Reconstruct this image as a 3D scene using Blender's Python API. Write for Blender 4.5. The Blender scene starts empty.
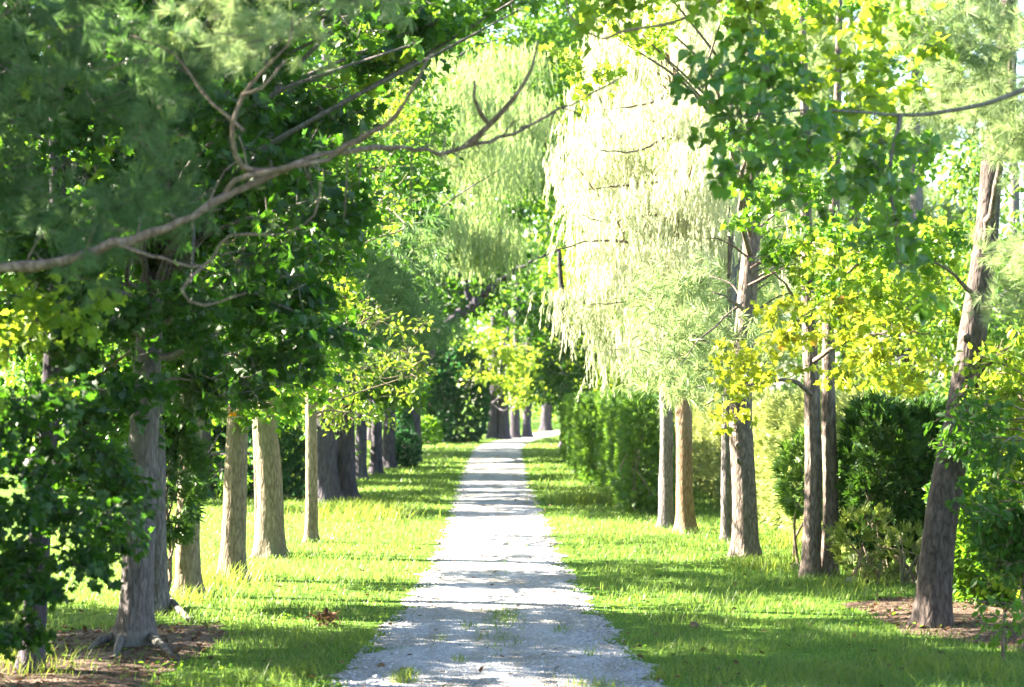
import bpy, math
import numpy as np
from mathutils import Vector

# ------------------------------------------------------------------ scene, camera, light
S = bpy.context.scene
COL = S.collection
FPX, VX, HY, CAMH = 1991.0, 500.0, 400.0, 2.5
W, H = 1024, 687

def P(px, py, D):                      # where a thing seen there and D metres away stands
    return np.array([(px - VX) / FPX * D, D, CAMH + (HY - py) / FPX * D])

def ground_pt(px, py):
    D = CAMH * FPX / (py - HY)
    return np.array([(px - VX) / FPX * D, D, 0.0])

cam = bpy.data.cameras.new("camera")
cam.lens = 70.0; cam.sensor_width = 36.0; cam.clip_start = 0.1; cam.clip_end = 3000
cam.shift_x = 12 / 1024; cam.shift_y = 56.5 / 1024
cam.dof.use_dof = True; cam.dof.focus_distance = 27.0; cam.dof.aperture_fstop = 2.0
co = bpy.data.objects.new("camera", cam); COL.objects.link(co)
co.location = (0, 0, CAMH); co.rotation_euler = (math.radians(90), 0, 0)
S.camera = co

SUN_EL = math.radians(32)
hx, hy = 1.0, -0.28                    # sun stands on the left, a little ahead: leaves and grass are lit from behind
n = math.hypot(hx, hy); hx /= n; hy /= n
LIGHT = np.array([hx * math.cos(SUN_EL), hy * math.cos(SUN_EL), -math.sin(SUN_EL)])
sl = bpy.data.lights.new("sun", 'SUN'); sl.energy = 5.0; sl.angle = math.radians(0.5); sl.color = (1.0, 0.90, 0.73)
so = bpy.data.objects.new("sun", sl); COL.objects.link(so)
so.rotation_euler = Vector(LIGHT).to_track_quat('-Z', 'Y').to_euler(); so.location = (-30, 20, 40)

wd = bpy.data.worlds.new("World"); S.world = wd; wd.use_nodes = True
nt = wd.node_tree
sky = nt.nodes.new('ShaderNodeTexSky'); sky.sky_type = 'NISHITA'; sky.sun_disc = False
sky.sun_elevation = SUN_EL; sky.sun_rotation = math.atan2(-hx, -hy) % (2 * math.pi)
bg = nt.nodes['Background']; bg.inputs['Strength'].default_value = 0.05
nt.links.new(sky.outputs[0], bg.inputs['Color'])

S.view_settings.view_transform = 'Standard'; S.view_settings.look = 'None'
S.view_settings.exposure = 3.9; S.view_settings.gamma = 1.0
S.cycles.max_bounces = 5; S.cycles.diffuse_bounces = 2; S.cycles.glossy_bounces = 2
S.cycles.transmission_bounces = 4; S.cycles.caustics_reflective = False; S.cycles.caustics_refractive = False
S.cycles.sample_clamp_indirect = 8.0

# ------------------------------------------------------------------ mesh collecting
class MB:
    def __init__(self): self.v = []; self.f = []; self.n = 0
    def add(self, V, F):
        V = np.asarray(V, float)
        if not isinstance(F, list): F = [F]
        for f in F:
            f = np.asarray(f, np.int64)
            if f.size: self.f.append(f + self.n)
        self.v.append(V); self.n += len(V)
    def build(self, name, mat, parent=None, origin=None, smooth=False):
        V = np.concatenate(self.v) if self.v else np.zeros((0, 3))
        if origin is not None: V = V - np.asarray(origin)
        me = bpy.data.meshes.new(name)
        me.vertices.add(len(V)); me.vertices.foreach_set('co', V.astype(np.float32).ravel())
        loops = np.concatenate([f.ravel() for f in self.f])
        counts = np.concatenate([np.full(len(f), f.shape[1]) for f in self.f])
        starts = np.concatenate([[0], np.cumsum(counts)[:-1]])
        me.loops.add(len(loops)); me.loops.foreach_set('vertex_index', loops.astype(np.int32))
        me.polygons.add(len(counts)); me.polygons.foreach_set('loop_start', starts.astype(np.int32))
        me.polygons.foreach_set('use_smooth', np.full(len(counts), smooth))
        me.update(calc_edges=True)
        me.materials.append(mat)
        o = bpy.data.objects.new(name, me); COL.objects.link(o)
        if parent is not None: o.parent = parent
        elif origin is not None: o.location = origin
        return o

def empty(name, loc, label, cat, group=None):
    o = bpy.data.objects.new(name, None); COL.objects.link(o); o.location = loc
    o.empty_display_size = 0.3
    o['label'] = label; o['category'] = cat
    if group: o['group'] = group
    return o
def tag(o, label, cat, group=None):
    o['label'] = label; o['category'] = cat
    if group: o['group'] = group
    return o

def unit(a): return a / np.maximum(np.linalg.norm(a, axis=-1, keepdims=True), 1e-9)

def tube(mb, pts, rad, sides=8, rng=None, bark=0.0, flare=None, cap=True):
    """a tapering tube along pts; bark = ridge depth as a share of the radius"""
    pts = np.asarray(pts, float); rad = np.asarray(rad, float); m = len(pts)
    T = unit(np.gradient(pts, axis=0))
    ref = np.array([0, 1.0, 0.0]) if abs(T[0][1]) < 0.8 else np.array([1.0, 0, 0])
    U = unit(np.cross(T, ref)); Vv = unit(np.cross(T, U))
    th = np.linspace(0, 2 * np.pi, sides, endpoint=False)
    R = np.repeat(rad[:, None], sides, 1)
    if bark and rng is not None:
        L = np.concatenate([[0], np.cumsum(np.linalg.norm(np.diff(pts, axis=0), axis=1))])[:, None]
        nz = np.zeros((m, sides))
        for k in range(9):
            kk = rng.integers(2, 15); a = .55 + .03 * kk
            nz += a * np.sin(kk * th[None, :] + rng.normal(0, 1.6) * L + rng.uniform(0, 6.28) + 0.9 * np.sin(rng.uniform(1, 5) * L + rng.uniform(0, 6)))
        R = R * (1 + bark * nz / 2.2 + rng.normal(0, bark * 0.28, R.shape))
    if flare is not None: R = R * flare(np.arange(m), th)
    V = pts[:, None, :] + R[:, :, None] * (np.cos(th)[None, :, None] * U[:, None, :] + np.sin(th)[None, :, None] * Vv[:, None, :])
    i = np.arange(m - 1)[:, None] * sides; j = np.arange(sides)[None, :]; j2 = (j + 1) % sides
    F = np.stack([i + j, i + sides + j, i + sides + j2, i + j2], -1).reshape(-1, 4)
    V = V.reshape(-1, 3)
    fs = [F]
    if cap:
        V = np.concatenate([V, pts[-1:] + T[-1:] * rad[-1] * 0.6]); c = len(V) - 1
        b = (m - 1) * sides
        fs.append(np.stack([b + np.arange(sides), np.full(sides, c), b + (np.arange(sides) + 1) % sides], -1))
    mb.add(V, fs)

def spline(pts, step):
    """Catmull-Rom through pts, sampled about every step"""
    p = np.asarray(pts, float); k = len(p)
    if k == 2:
        m = max(2, int(np.linalg.norm(p[1] - p[0]) / step) + 1)
        return p[0] + (p[1] - p[0]) * np.linspace(0, 1, m)[:, None]
    e = np.concatenate([[2 * p[0] - p[1]], p, [2 * p[-1] - p[-2]]]); out = []
    for i in range(k - 1):
        a, b, c, d = e[i:i + 4]
        m = max(2, int(np.linalg.norm(c - b) / step) + 1)
        t = np.linspace(0, 1, m, endpoint=False)[:, None]
        out.append(0.5 * (2 * b + (c - a) * t + (2 * a - 5 * b + 4 * c - d) * t * t + (3 * b - a - 3 * c + d) * t ** 3))
    out.append(p[-1:]); return np.concatenate(out)

# ------------------------------------------------------------------ leaf shapes (along +x, face up +z)
def halves(outline, fold=0.18, fan=0.35):
    """outline: points (x,y>0) from base to tip of one half; both halves fold up along the midrib"""
    o = np.array(outline); k = len(o)
    mid = np.array([[fan, 0, 0]])
    up = np.column_stack([o[:, 0], o[:, 1], fold * np.abs(o[:, 1]) - 0.16 * o[:, 0] ** 2])
    dn = up * np.array([1, -1, 1])
    V = np.concatenate([mid - [[0, 0, .02]], up, dn])
    F = [[0, 1 + i, 2 + i] if False else [0, 2 + i, 1 + i] for i in range(k - 1)] + [[0, 1 + k + i, 2 + k + i] for i in range(k - 1)]
    return V, np.array(F)
MAPLE = halves([(0, 0), (-.12, .22), (.10, .26), (.12, .56), (.34, .40), (.52, .52), (.58, .22), (1.0, 0)], .2, .3)
HEART = halves([(0, 0), (-.10, .20), (.08, .40), (.38, .44), (.70, .24), (1.0, 0)], .22, .35)
OVAL = (np.array([[0, 0, 0], [.35, .27, .05], [.72, .22, .0], [1, 0, -.16], [.72, -.22, .0], [.35, -.27, .05]], float),
        np.array([[0, 3, 2, 1], [0, 5, 4, 3]]))
BIT = (np.array([[0, 0, 0], [.45, .33, .06], [1, 0, -.12], [.45, -.33, .06]], float), np.array([[0, 2, 1], [0, 3, 2]]))

def tuft_shape(seed, k=34, w=0.012, spread=1.15, droop=0.25):
    r = np.random.default_rng(seed); V = []; F = []
    for i in range(k):
        a = r.uniform(0, 6.28); c = r.uniform(0.12, spread); l = r.uniform(.75, 1.05)
        d = np.array([np.cos(c), np.sin(c) * np.cos(a), np.sin(c) * np.sin(a)]) * l
        s = unit(np.cross(d, r.normal(size=3))) * w
        o = np.array([r.uniform(-.22, .12), 0, 0])
        b = len(V); V += [o - s, o + s, o + d * .6 + s * .9 - [0, 0, droop * .2], o + d - [0, 0, droop * .5], o + d * .6 - s * .9 - [0, 0, droop * .2]]
        F.append([b, b + 1, b + 2, b + 3, b + 4])
    return np.array(V), np.array(F)
TUFT = tuft_shape(5)
TUFT_FAR = tuft_shape(6, 16, 0.024)

def strand_shape(seed, k=28, w=0.011):
    """a limp hanging streamer along +x with needles lying close to it"""
    r = np.random.default_rng(seed); V = []; F = []
    for i in range(k):
        t = (i + r.uniform(0, 1)) / k * .9; a = r.uniform(0, 6.28); c = r.uniform(.1, .55); l = r.uniform(.10, .22) * (1.15 - .5 * t)
        d = np.array([np.cos(c), np.sin(c) * np.cos(a), np.sin(c) * np.sin(a)]) * l
        s = unit(np.cross(d, r.normal(size=3))) * w * r.uniform(.6, 1.1)
        o = np.array([t, .03 * np.sin(5 * t + seed), .03 * np.cos(4 * t)])
        b = len(V); V += [o - s * .5, o + s * .5, o + d * .55 + s, o + d, o + d * .55 - s]; F.append([b, b + 1, b + 2, b + 3, b + 4])
    return np.array(V), np.array(F)
STRAND = strand_shape(3)

def spray_shape(seed, k=9):
    """a flat fan of scaly cedar twigs"""
    r = np.random.default_rng(seed); V = []; F = []
    for i in range(k):
        a = (i / (k - 1) - .5) * 1.9 + r.normal(0, .1); l = (1 - .45 * abs(a) / .95) * r.uniform(.8, 1.1)
        o = np.array([.12 + .3 * (1 - abs(a)) * r.uniform(.2, 1), 0, 0]) if i % 2 else np.zeros(3)
        d = np.array([np.cos(a), np.sin(a), -.18 * l]) * l * .8; s = np.array([-np.sin(a), np.cos(a), r.normal(0, .3)]) * .055
        b = len(V); V += [o - s * .5, o + s * .5, o + d * .6 + s, o + d, o + d * .6 - s]; F.append([b, b + 1, b + 2, b + 3, b + 4])
    return np.array(V), np.array(F)
SPRAY = spray_shape(4)

def place(mb, shape, pos, d, up, size):
    if len(pos) == 0: return
    V, F = shape; N = len(pos)
    x = unit(d); z = unit(up - (up * x).sum(1, keepdims=True) * x); y = np.cross(z, x)
    sz = np.broadcast_to(np.asarray(size, float), (N,))[:, None, None]
    R = np.stack([x, y, z], 1)
    A = pos[:, None, :] + sz * np.einsum('vk,nkc->nvc', V, R)
    mb.add(A.reshape(-1, 3), (F[None] + (np.arange(N) * len(V))[:, None, None]).reshape(-1, F.shape[1]))

# ------------------------------------------------------------------ leaves cut out of the left crowns to shape bands of sun on the lane
SUN_BANDS = [(16.3, 17.6, .8), (23.8, 26.1, .97), (27.0, 27.7, .7), (31.6, 34.6, .96), (34.6, 38.8, .6), (38.8, 41.6, .96), (46, 47.6, .9), (59, 61.2, .92), (68, 69, .7), (75.3, 78.6, .92), (102.5, 112.5, .96)]
def thin(pos, rng, strength=1.0):
    t = pos[:, 2] / -LIGHT[2]
    gx = pos[:, 0] + LIGHT[0] * t; gy = pos[:, 1] + LIGHT[1] * t
    y0 = gy - gx * hy / hx
    w = 0.010 * y0
    y0 = y0 + rng.normal(0, 1, len(pos)) * w * .6 + .35 * np.sin(gx * 1.7 + y0 * .9) + .2 * np.sin(gx * 4.1 + 2)
    keep = np.ones(len(pos))
    for a, b, s in SUN_BANDS:
        keep = np.where((y0 > a) & (y0 < b), np.minimum(keep, 1 - s * strength), keep)
    for xp, da, db, za, zb in ((5.3, 31, 56, .7, 2.6), (3.5, 30.5, 38, .4, 3.2), (4.5, 27, 29.5, .3, 1.6)):   # sun let through to the hedge and the right trunks
        t = (xp - pos[:, 0]) / LIGHT[0]; z2 = pos[:, 2] + LIGHT[2] * t; y2 = pos[:, 1] + LIGHT[1] * t + rng.normal(0, .3, len(pos))
        keep = np.where((t > 0) & (z2 > za) & (z2 < zb) & (y2 > da) & (y2 < db), np.minimum(keep, .22), keep)
    return rng.uniform(size=len(pos)) < keep

# ------------------------------------------------------------------ materials
def new_mat(name):
    m = bpy.data.materials.new(name); m.use_nodes = True
    t = m.node_tree; b = t.nodes['Principled BSDF']; return m, t, b, t.nodes['Material Output']
def nd(t, k, **kw):
    q = t.nodes.new(k)
    for a, v in kw.items(): setattr(q, a, v)
    return q
def ramp(t, stops, src):
    r = t.nodes.new('ShaderNodeValToRGB'); e = r.color_ramp.elements
    while len(e) < len(stops): e.new(.5)
    for q, (p, c) in zip(e, stops): q.position = p; q.color = (*c, 1)
    t.links.new(src, r.inputs[0]); return r.outputs[0]
def noise(t, scale, detail=3, vec=None, rough=.55):
    q = nd(t, 'ShaderNodeTexNoise'); q.inputs['Scale'].default_value = scale; q.inputs['Detail'].default_value = detail; q.inputs['Roughness'].default_value = rough
    if vec is None:
        vec = nd(t, 'ShaderNodeTexCoord').outputs['Object']
    t.links.new(vec, q.inputs['Vector']); return q.outputs['Fac']

def leaf_mat(name, c1, c2, tr, fac=.45, rough=.5, spec=.3, autumn=None):
    m, t, b, out = new_mat(name)
    g = nd(t, 'ShaderNodeNewGeometry')
    stops = [(0, c1), (.8 if autumn else 1, c2)]
    if autumn: stops += [(.94, c2), (1.0, autumn)]
    colr = ramp(t, stops, g.outputs['Random Per Island'])
    nz = noise(t, .7, 2)
    mix = nd(t, 'ShaderNodeHueSaturation'); mr = nd(t, 'ShaderNodeMapRange')
    mr.inputs['From Min'].default_value = .3; mr.inputs['From Max'].default_value = .7; mr.inputs['To Min'].default_value = .475; mr.inputs['To Max'].default_value = .52
    t.links.new(nz, mr.inputs['Value']); t.links.new(mr.outputs[0], mix.inputs['Hue']); t.links.new(colr, mix.inputs['Color'])
    t.links.new(mix.outputs[0], b.inputs['Base Color'])
    b.inputs['Roughness'].default_value = rough; b.inputs['Specular IOR Level'].default_value = spec
    tb = nd(t, 'ShaderNodeBsdfTranslucent')
    tm = nd(t, 'ShaderNodeMix', data_type='RGBA', blend_type='MULTIPLY'); tm.inputs['Factor'].default_value = 1
    k = max(max(c1), max(c2)); tm.inputs[6].default_value = (*tr, 1)
    nr = ramp(t, [(0, (.65, .75, .7)), (1, (1, 1, 1))], g.outputs['Random Per Island'])
    t.links.new(nr, tm.inputs[7]); t.links.new(tm.outputs[2], tb.inputs['Color'])
    ms = nd(t, 'ShaderNodeMixShader'); ms.inputs[0].default_value = fac
    t.links.new(b.outputs[0], ms.inputs[1]); t.links.new(tb.outputs[0], ms.inputs[2]); t.links.new(ms.outputs[0], out.inputs['Surface'])
    return m

def bark_mat(name, dark, mid, light, moss=None, sx=25, sz=7):
    m, t, b, out = new_mat(name)
    tc = nd(t, 'ShaderNodeTexCoord'); mp = nd(t, 'ShaderNodeMapping'); mp.inputs['Scale'].default_value = (sx, sx, sz)
    t.links.new(tc.outputs['Object'], mp.inputs['Vector'])
    wn = nd(t, 'ShaderNodeTexNoise'); wn.inputs['Scale'].default_value = .6; wn.inputs['Detail'].default_value = 4; t.links.new(mp.outputs[0], wn.inputs['Vector'])
    add = nd(t, 'ShaderNodeMix', data_type='RGBA', blend_type='LINEAR_LIGHT'); add.inputs['Factor'].default_value = 1.1
    t.links.new(mp.outputs[0], add.inputs[6]); t.links.new(wn.outputs['Color'], add.inputs[7])
    vo = nd(t, 'ShaderNodeTexVoronoi', feature='DISTANCE_TO_EDGE'); vo.inputs['Scale'].default_value = .7; t.links.new(add.outputs[2], vo.inputs['Vector'])
    n2 = noise(t, 1.3, 6, mp.outputs[0], .65)
    n3 = noise(t, 1.1, 3, tc.outputs['Object'])
    c = ramp(t, [(.02, dark), (.16, mid), (.5, light)], vo.outputs['Distance'])
    c2 = ramp(t, [(.25, dark), (.5, mid), (.75, light)], n2)
    mx = nd(t, 'ShaderNodeMix', data_type='RGBA'); mx.inputs['Factor'].default_value = .62; t.links.new(c, mx.inputs[6]); t.links.new(c2, mx.inputs[7])
    last = mx.outputs[2]
    if moss:
        mm = nd(t, 'ShaderNodeMix', data_type='RGBA'); f = nd(t, 'ShaderNodeMapRange'); f.inputs['From Min'].default_value = .48; f.inputs['From Max'].default_value = .68; f.inputs['To Max'].default_value = .75
        t.links.new(n3, f.inputs['Value']); t.links.new(f.outputs[0], mm.inputs['Factor']); t.links.new(last, mm.inputs[6]); mm.inputs[7].default_value = (*moss, 1); last = mm.outputs[2]
    t.links.new(last, b.inputs['Base Color']); b.inputs['Roughness'].default_value = .9; b.inputs['Specular IOR Level'].default_value = .15
    sm = nd(t, 'ShaderNodeMath', operation='ADD'); mv = nd(t, 'ShaderNodeMath', operation='MINIMUM'); mv.inputs[1].default_value = .28
    t.links.new(vo.outputs['Distance'], mv.inputs[0]); t.links.new(mv.outputs[0], sm.inputs[0])
    ml = nd(t, 'ShaderNodeMath', operation='MULTIPLY'); ml.inputs[1].default_value = .4; t.links.new(n2, ml.inputs[0]); t.links.new(ml.outputs[0], sm.inputs[1])
    bp = nd(t, 'ShaderNodeBump'); bp.inputs['Strength'].default_value = .7; bp.inputs['Distance'].default_value = .04
    t.links.new(sm.outputs[0], bp.inputs['Height']); t.links.new(bp.outputs[0], b.inputs['Normal'])
    return m

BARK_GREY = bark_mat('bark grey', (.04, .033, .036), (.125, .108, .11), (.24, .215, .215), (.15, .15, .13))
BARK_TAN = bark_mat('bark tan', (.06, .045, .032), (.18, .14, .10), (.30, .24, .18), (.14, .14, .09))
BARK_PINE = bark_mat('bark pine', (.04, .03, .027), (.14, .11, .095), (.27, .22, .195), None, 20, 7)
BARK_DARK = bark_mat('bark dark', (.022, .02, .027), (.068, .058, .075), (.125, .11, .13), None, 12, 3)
BARK_PINE_SHADE = bark_mat('bark pine shaded', (.02, .016, .015), (.08, .063, .058), (.165, .135, .125), None, 20, 7)  # pine bark darkened: shade on the leaning trunk put into the colour
BARK_RUST = bark_mat('bark rust', (.06, .035, .022), (.20, .125, .08), (.30, .21, .145), (.20, .17, .13))
BARK_BARE = bark_mat('bark bare limb', (.045, .03, .026), (.125, .088, .075), (.23, .18, .155), None, 20, 9)

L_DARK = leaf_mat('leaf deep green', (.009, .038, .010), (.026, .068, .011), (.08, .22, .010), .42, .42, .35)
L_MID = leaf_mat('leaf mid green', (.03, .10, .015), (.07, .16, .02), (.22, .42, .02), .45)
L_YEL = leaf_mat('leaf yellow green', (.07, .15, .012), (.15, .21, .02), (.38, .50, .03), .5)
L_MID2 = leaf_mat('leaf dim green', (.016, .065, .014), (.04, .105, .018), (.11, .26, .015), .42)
L_OLIVE = leaf_mat('leaf olive', (.045, .10, .012), (.10, .145, .02), (.24, .34, .025), .45)
L_GOLD = leaf_mat('leaf golden green', (.10, .17, .012), (.20, .22, .02), (.50, .54, .03), .5, autumn=(.35, .12, .01))
L_HEART = leaf_mat('leaf heart green', (.026, .085, .018), (.065, .135, .02), (.20, .38, .02), .4, .38, .45)
L_FAR = leaf_mat('leaf far', (.035, .10, .018), (.095, .16, .025), (.20, .34, .03), .45)
L_BLUE = leaf_mat('leaf blue green', (.015, .065, .035), (.035, .10, .045), (.06, .2, .05), .35)
N_PINE = leaf_mat('needle blue green', (.035, .085, .042), (.10, .16, .08), (.17, .30, .08), .5, .5, .3)
N_PALE = leaf_mat('needle pale', (.13, .21, .09), (.28, .33, .17), (.38, .47, .18), .45, .5, .3)
N_MOSS = leaf_mat('streamer cream', (.37, .39, .23), (.56, .54, .38), (.60, .61, .40), .45, .6, .2)
N_FEATH = leaf_mat('streamer grey green', (.15, .23, .09), (.32, .37, .18), (.40, .50, .17), .45, .6, .2)
C_DARK = leaf_mat('cedar dark', (.015, .06, .018), (.05, .11, .02), (.10, .22, .02), .3)
C_PALE = leaf_mat('cedar pale', (.19, .25, .08), (.33, .36, .14), (.46, .50, .14), .4)
C_RAG = leaf_mat('cedar ragged', (.06, .11, .02), (.16, .19, .04), (.28, .36, .05), .4)
C_MID = leaf_mat('cedar mid', (.03, .10, .02), (.09, .17, .03), (.18, .32, .03), .35)
GRASS = leaf_mat('grass blade', (.06, .135, .02), (.135, .19, .045), (.25, .36, .06), .5, .45, .3)
GRASS_TALL = leaf_mat('grass tall blade', (.09, .15, .02), (.20, .22, .05), (.32, .40, .05), .5, .45, .3)
DEAD = leaf_mat('dead leaf', (.06, .035, .02), (.18, .11, .065), (.12, .06, .025), .2, .8, .1)
RED_LEAF = leaf_mat('leaf orange', (.45, .10, .01), (.60, .28, .015), (.8, .3, .02), .45)

def ground_mat():
    m, t, b, out = new_mat('lawn soil')
    c = ramp(t, [(.3, (.045, .10, .012)), (.55, (.075, .15, .016)), (.75, (.11, .16, .03))], noise(t, .8, 6))
    c2 = ramp(t, [(.35, (.05, .11, .012)), (.65, (.09, .17, .02))], noise(t, 14, 4))
    mx = nd(t, 'ShaderNodeMix', data_type='RGBA'); mx.inputs['Factor'].default_value = .5; t.links.new(c, mx.inputs[6]); t.links.new(c2, mx.inputs[7])
    t.links.new(mx.outputs[2], b.inputs['Base Color']); b.inputs['Roughness'].default_value = .95; b.inputs['Specular IOR Level'].default_value = .1
    bp = nd(t, 'ShaderNodeBump'); bp.inputs['Strength'].default_value = .7; bp.inputs['Distance'].default_value = .05
    t.links.new(noise(t, 25, 4), bp.inputs['Height']); t.links.new(bp.outputs[0], b.inputs['Normal']); return m
def gravel_mat(name, a, bcol, c_, sc=45, stain=True):
    m, t, b, out = new_mat(name)
    tc = nd(t, 'ShaderNodeTexCoord')
    v = nd(t, 'ShaderNodeTexVoronoi'); v.inputs['Scale'].default_value = sc; t.links.new(tc.outputs['Object'], v.inputs['Vector'])
    sep = nd(t, 'ShaderNodeSeparateColor'); t.links.new(v.outputs['Color'], sep.inputs[0])
    c = ramp(t, [(0, a), (.5, bcol), (1, c_)], sep.outputs[0])
    n1 = noise(t, .9, 5)
    dirt = ramp(t, [(.40, (1, 1, 1)), (.66, (.68, .62, .52))], n1)
    mx = nd(t, 'ShaderNodeMix', data_type='RGBA', blend_type='MULTIPLY'); mx.inputs['Factor'].default_value = 1; t.links.new(c, mx.inputs[6]); t.links.new(dirt, mx.inputs[7])
    mp = nd(t, 'ShaderNodeMapping'); mp.inputs['Scale'].default_value = (2.6, .10, 1); t.links.new(tc.outputs['Object'], mp.inputs['Vector'])
    wear = ramp(t, [(.36, (.78, .73, .66)), (.52, (1, 1, 1)), (.7, (1.0, .98, .95))], noise(t, 1.0, 4, mp.outputs[0], .6))
    m2_ = nd(t, 'ShaderNodeMix', data_type='RGBA', blend_type='MULTIPLY'); m2_.inputs['Factor'].default_value = 1 if stain else 0; t.links.new(mx.outputs[2], m2_.inputs[6]); t.links.new(wear, m2_.inputs[7])
    t.links.new(m2_.outputs[2], b.inputs['Base Color']); b.inputs['Roughness'].default_value = .9; b.inputs['Specular IOR Level'].default_value = .2
    bp = nd(t, 'ShaderNodeBump'); bp.inputs['Strength'].default_value = .8; bp.inputs['Distance'].default_value = .025
    t.links.new(v.outputs['Distance'], bp.inputs['Height']); t.links.new(bp.outputs[0], b.inputs['Normal']); return m
SOIL = ground_mat()
GRAVEL = gravel_mat('gravel', (.25, .25, .27), (.34, .345, .37), (.42, .425, .45))
MULCH = gravel_mat('mulch', (.045, .028, .02), (.09, .06, .045), (.16, .115, .09), 34)
def plain(name, c1, c2, sc=12):
    m, t, b, out = new_mat(name)
    t.links.new(ramp(t, [(.3, c1), (.7, c2)], noise(t, sc, 5)), b.inputs['Base Color']); b.inputs['Roughness'].default_value = .9
    bp = nd(t, 'ShaderNodeBump'); bp.inputs['Strength'].default_value = .6; bp.inputs['Distance'].default_value = .03
    t.links.new(noise(t, sc * 2, 5), bp.inputs['Height']); t.links.new(bp.outputs[0], b.inputs['Normal']); return m
def stone_mat():
    m, t, b, out = new_mat('gravel stone'); g = nd(t, 'ShaderNodeNewGeometry')
    t.links.new(ramp(t, [(0, (.20, .20, .21)), (.6, (.32, .325, .35)), (1, (.42, .42, .44))], g.outputs['Random Per Island']), b.inputs['Base Color']); b.inputs['Roughness'].default_value = .9; return m
STONE = stone_mat()
ROCK = plain('rock', (.10, .10, .11), (.22, .22, .23), 7)
CONE = plain('cone brown', (.07, .035, .025), (.18, .10, .07), 20)

# ------------------------------------------------------------------ ground and lane
def lane_mid(D):   return np.interp(D, [0, 40, 60, 100, 115, 124, 140, 155, 175, 220], [0, -.05, -.2, -.15, .3, 1.1, 2.6, 4.3, 7.5, 18])
def lane_half(D):  return np.interp(D, [0, 17, 20, 24, 31, 50, 100, 220], [1.42, 1.42, 1.28, 1.12, .98, .98, 1.2, 1.3])
def edge_noise(D, s):
    return .07 * np.sin(1.9 * D + s) + .06 * np.sin(4.7 * D + 2 * s) + .05 * np.sin(9.1 * D + 3.1 * s) + .04 * np.sin(17.3 * D + s)

mb = MB()
xs = np.concatenate([[-900, -300, -100, -50], np.linspace(-25, 25, 51), [50, 100, 300, 900]])
ys = np.concatenate([[-300, -60, -20], np.linspace(0, 60, 61), np.linspace(65, 200, 28), [300, 600, 1500]])
gx, gy = np.meshgrid(xs, ys)
V = np.stack([gx.ravel(), gy.ravel(), np.zeros(gx.size)], 1)
r_, c_ = len(ys), len(xs)
i = np.arange(r_ - 1)[:, None] * c_ + np.arange(c_ - 1)[None]
mb.add(V, np.stack([i, i + 1, i + c_ + 1, i + c_], -1).reshape(-1, 4))
o = mb.build('ground', SOIL); o['kind'] = 'structure'

mb = MB()
D = np.concatenate([np.arange(-20, 60, .12), np.arange(60, 220, .5)])
t = np.linspace(-1, 1, 9)
half = lane_half(D)[:, None]
X = lane_mid(D)[:, None] + t[None] * half
X[:, 0] += edge_noise(D, 1.0); X[:, -1] += edge_noise(D, 4.0)
Z = .004 + 0 * X + .012 * (1 - (t[None] ** 2))
V = np.stack([X.ravel(), np.repeat(D, 9), Z.ravel()], 1)
i = np.arange(len(D) - 1)[:, None] * 9 + np.arange(8)[None]
mb.add(V, np.stack([i, i + 1, i + 10, i + 9], -1).reshape(-1, 4))
o = mb.build('gravel_lane', GRAVEL); o['kind'] = 'structure'

rng = np.random.default_rng(11)
# loose stones on the lane
mb = MB()
OCT = (np.array([[1, 0, 0], [0, 1, 0], [-1, 0, 0], [0, -1, 0], [0, 0, .6], [0, 0, -.5]], float), np.array([[0, 1, 4], [1, 2, 4], [2, 3, 4], [3, 0, 4], [1, 0, 5], [2, 1, 5], [3, 2, 5], [0, 3, 5]]))
N = 22000
Ds = 16 + 44 * rng.uniform(size=N) ** 2.2
tx = rng.uniform(-1.05, 1.05, N)
pos = np.stack([lane_mid(Ds) + tx * lane_half(Ds), Ds, np.full(N, .012)], 1)
place(mb, OCT, pos, rng.normal(size=(N, 3)) * [1, 1, .25], np.tile([0, 0, 1.], (N, 1)) + rng.normal(0, .2, (N, 3)), rng.gamma(4, .0024, N) + .003)
o = mb.build('gravel', STONE); o['kind'] = 'stuff'

# bare mulch under the nearest trees
def patch(name, outline, mat, z=.006, seed=0):
    mb = MB(); r = np.random.default_rng(seed); k = 64
    a = np.linspace(0, 2 * np.pi, k, endpoint=False)
    ou = np.array(outline, float); c = ou.mean(0)
    loop = np.concatenate([ou, ou[:1]]); L = np.concatenate([[0], np.cumsum(np.linalg.norm(np.diff(loop, axis=0), axis=1))])
    u = np.linspace(0, L[-1], k, endpoint=False)
    e = np.stack([np.interp(u, L, loop[:, 0]), np.interp(u, L, loop[:, 1])], 1) + r.normal(0, .06, (k, 2))
    rings = [1, .8, .5, .2]
    V = np.concatenate([np.column_stack([c + (e - c) * s, np.full(k, z + (1 - s) * .05)]) for s in rings] + [np.array([[c[0], c[1], z + .05]])])
    F = []
    for q in range(3):
        b = q * k; jj = np.arange(k); F.append(np.stack([b + jj, b + (jj + 1) % k, b + k + (jj + 1) % k, b + k + jj], -1))
    F2 = np.stack([3 * k + np.arange(k), 3 * k + (np.arange(k) + 1) % k, np.full(k, 4 * k)], -1)
    mb.add(V, F + [F2]); o = mb.build(name, mat); o['kind'] = 'structure'; return np.array(outline)
G = lambda *pts: [tuple(ground_pt(*p)[:2]) for p in pts]
MULCH_L = patch('bare_soil', G((-60, 655), (60, 632), (150, 625), (232, 626), (228, 636), (200, 655), (150, 684), (90, 710), (-60, 715)), MULCH, seed=3)
MULCH_R = patch('bare_soil', G((840, 604), (900, 597), (1000, 606), (1080, 612), (1090, 662), (1010, 650), (950, 638), (905, 634), (870, 615)), MULCH, seed=5)
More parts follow.
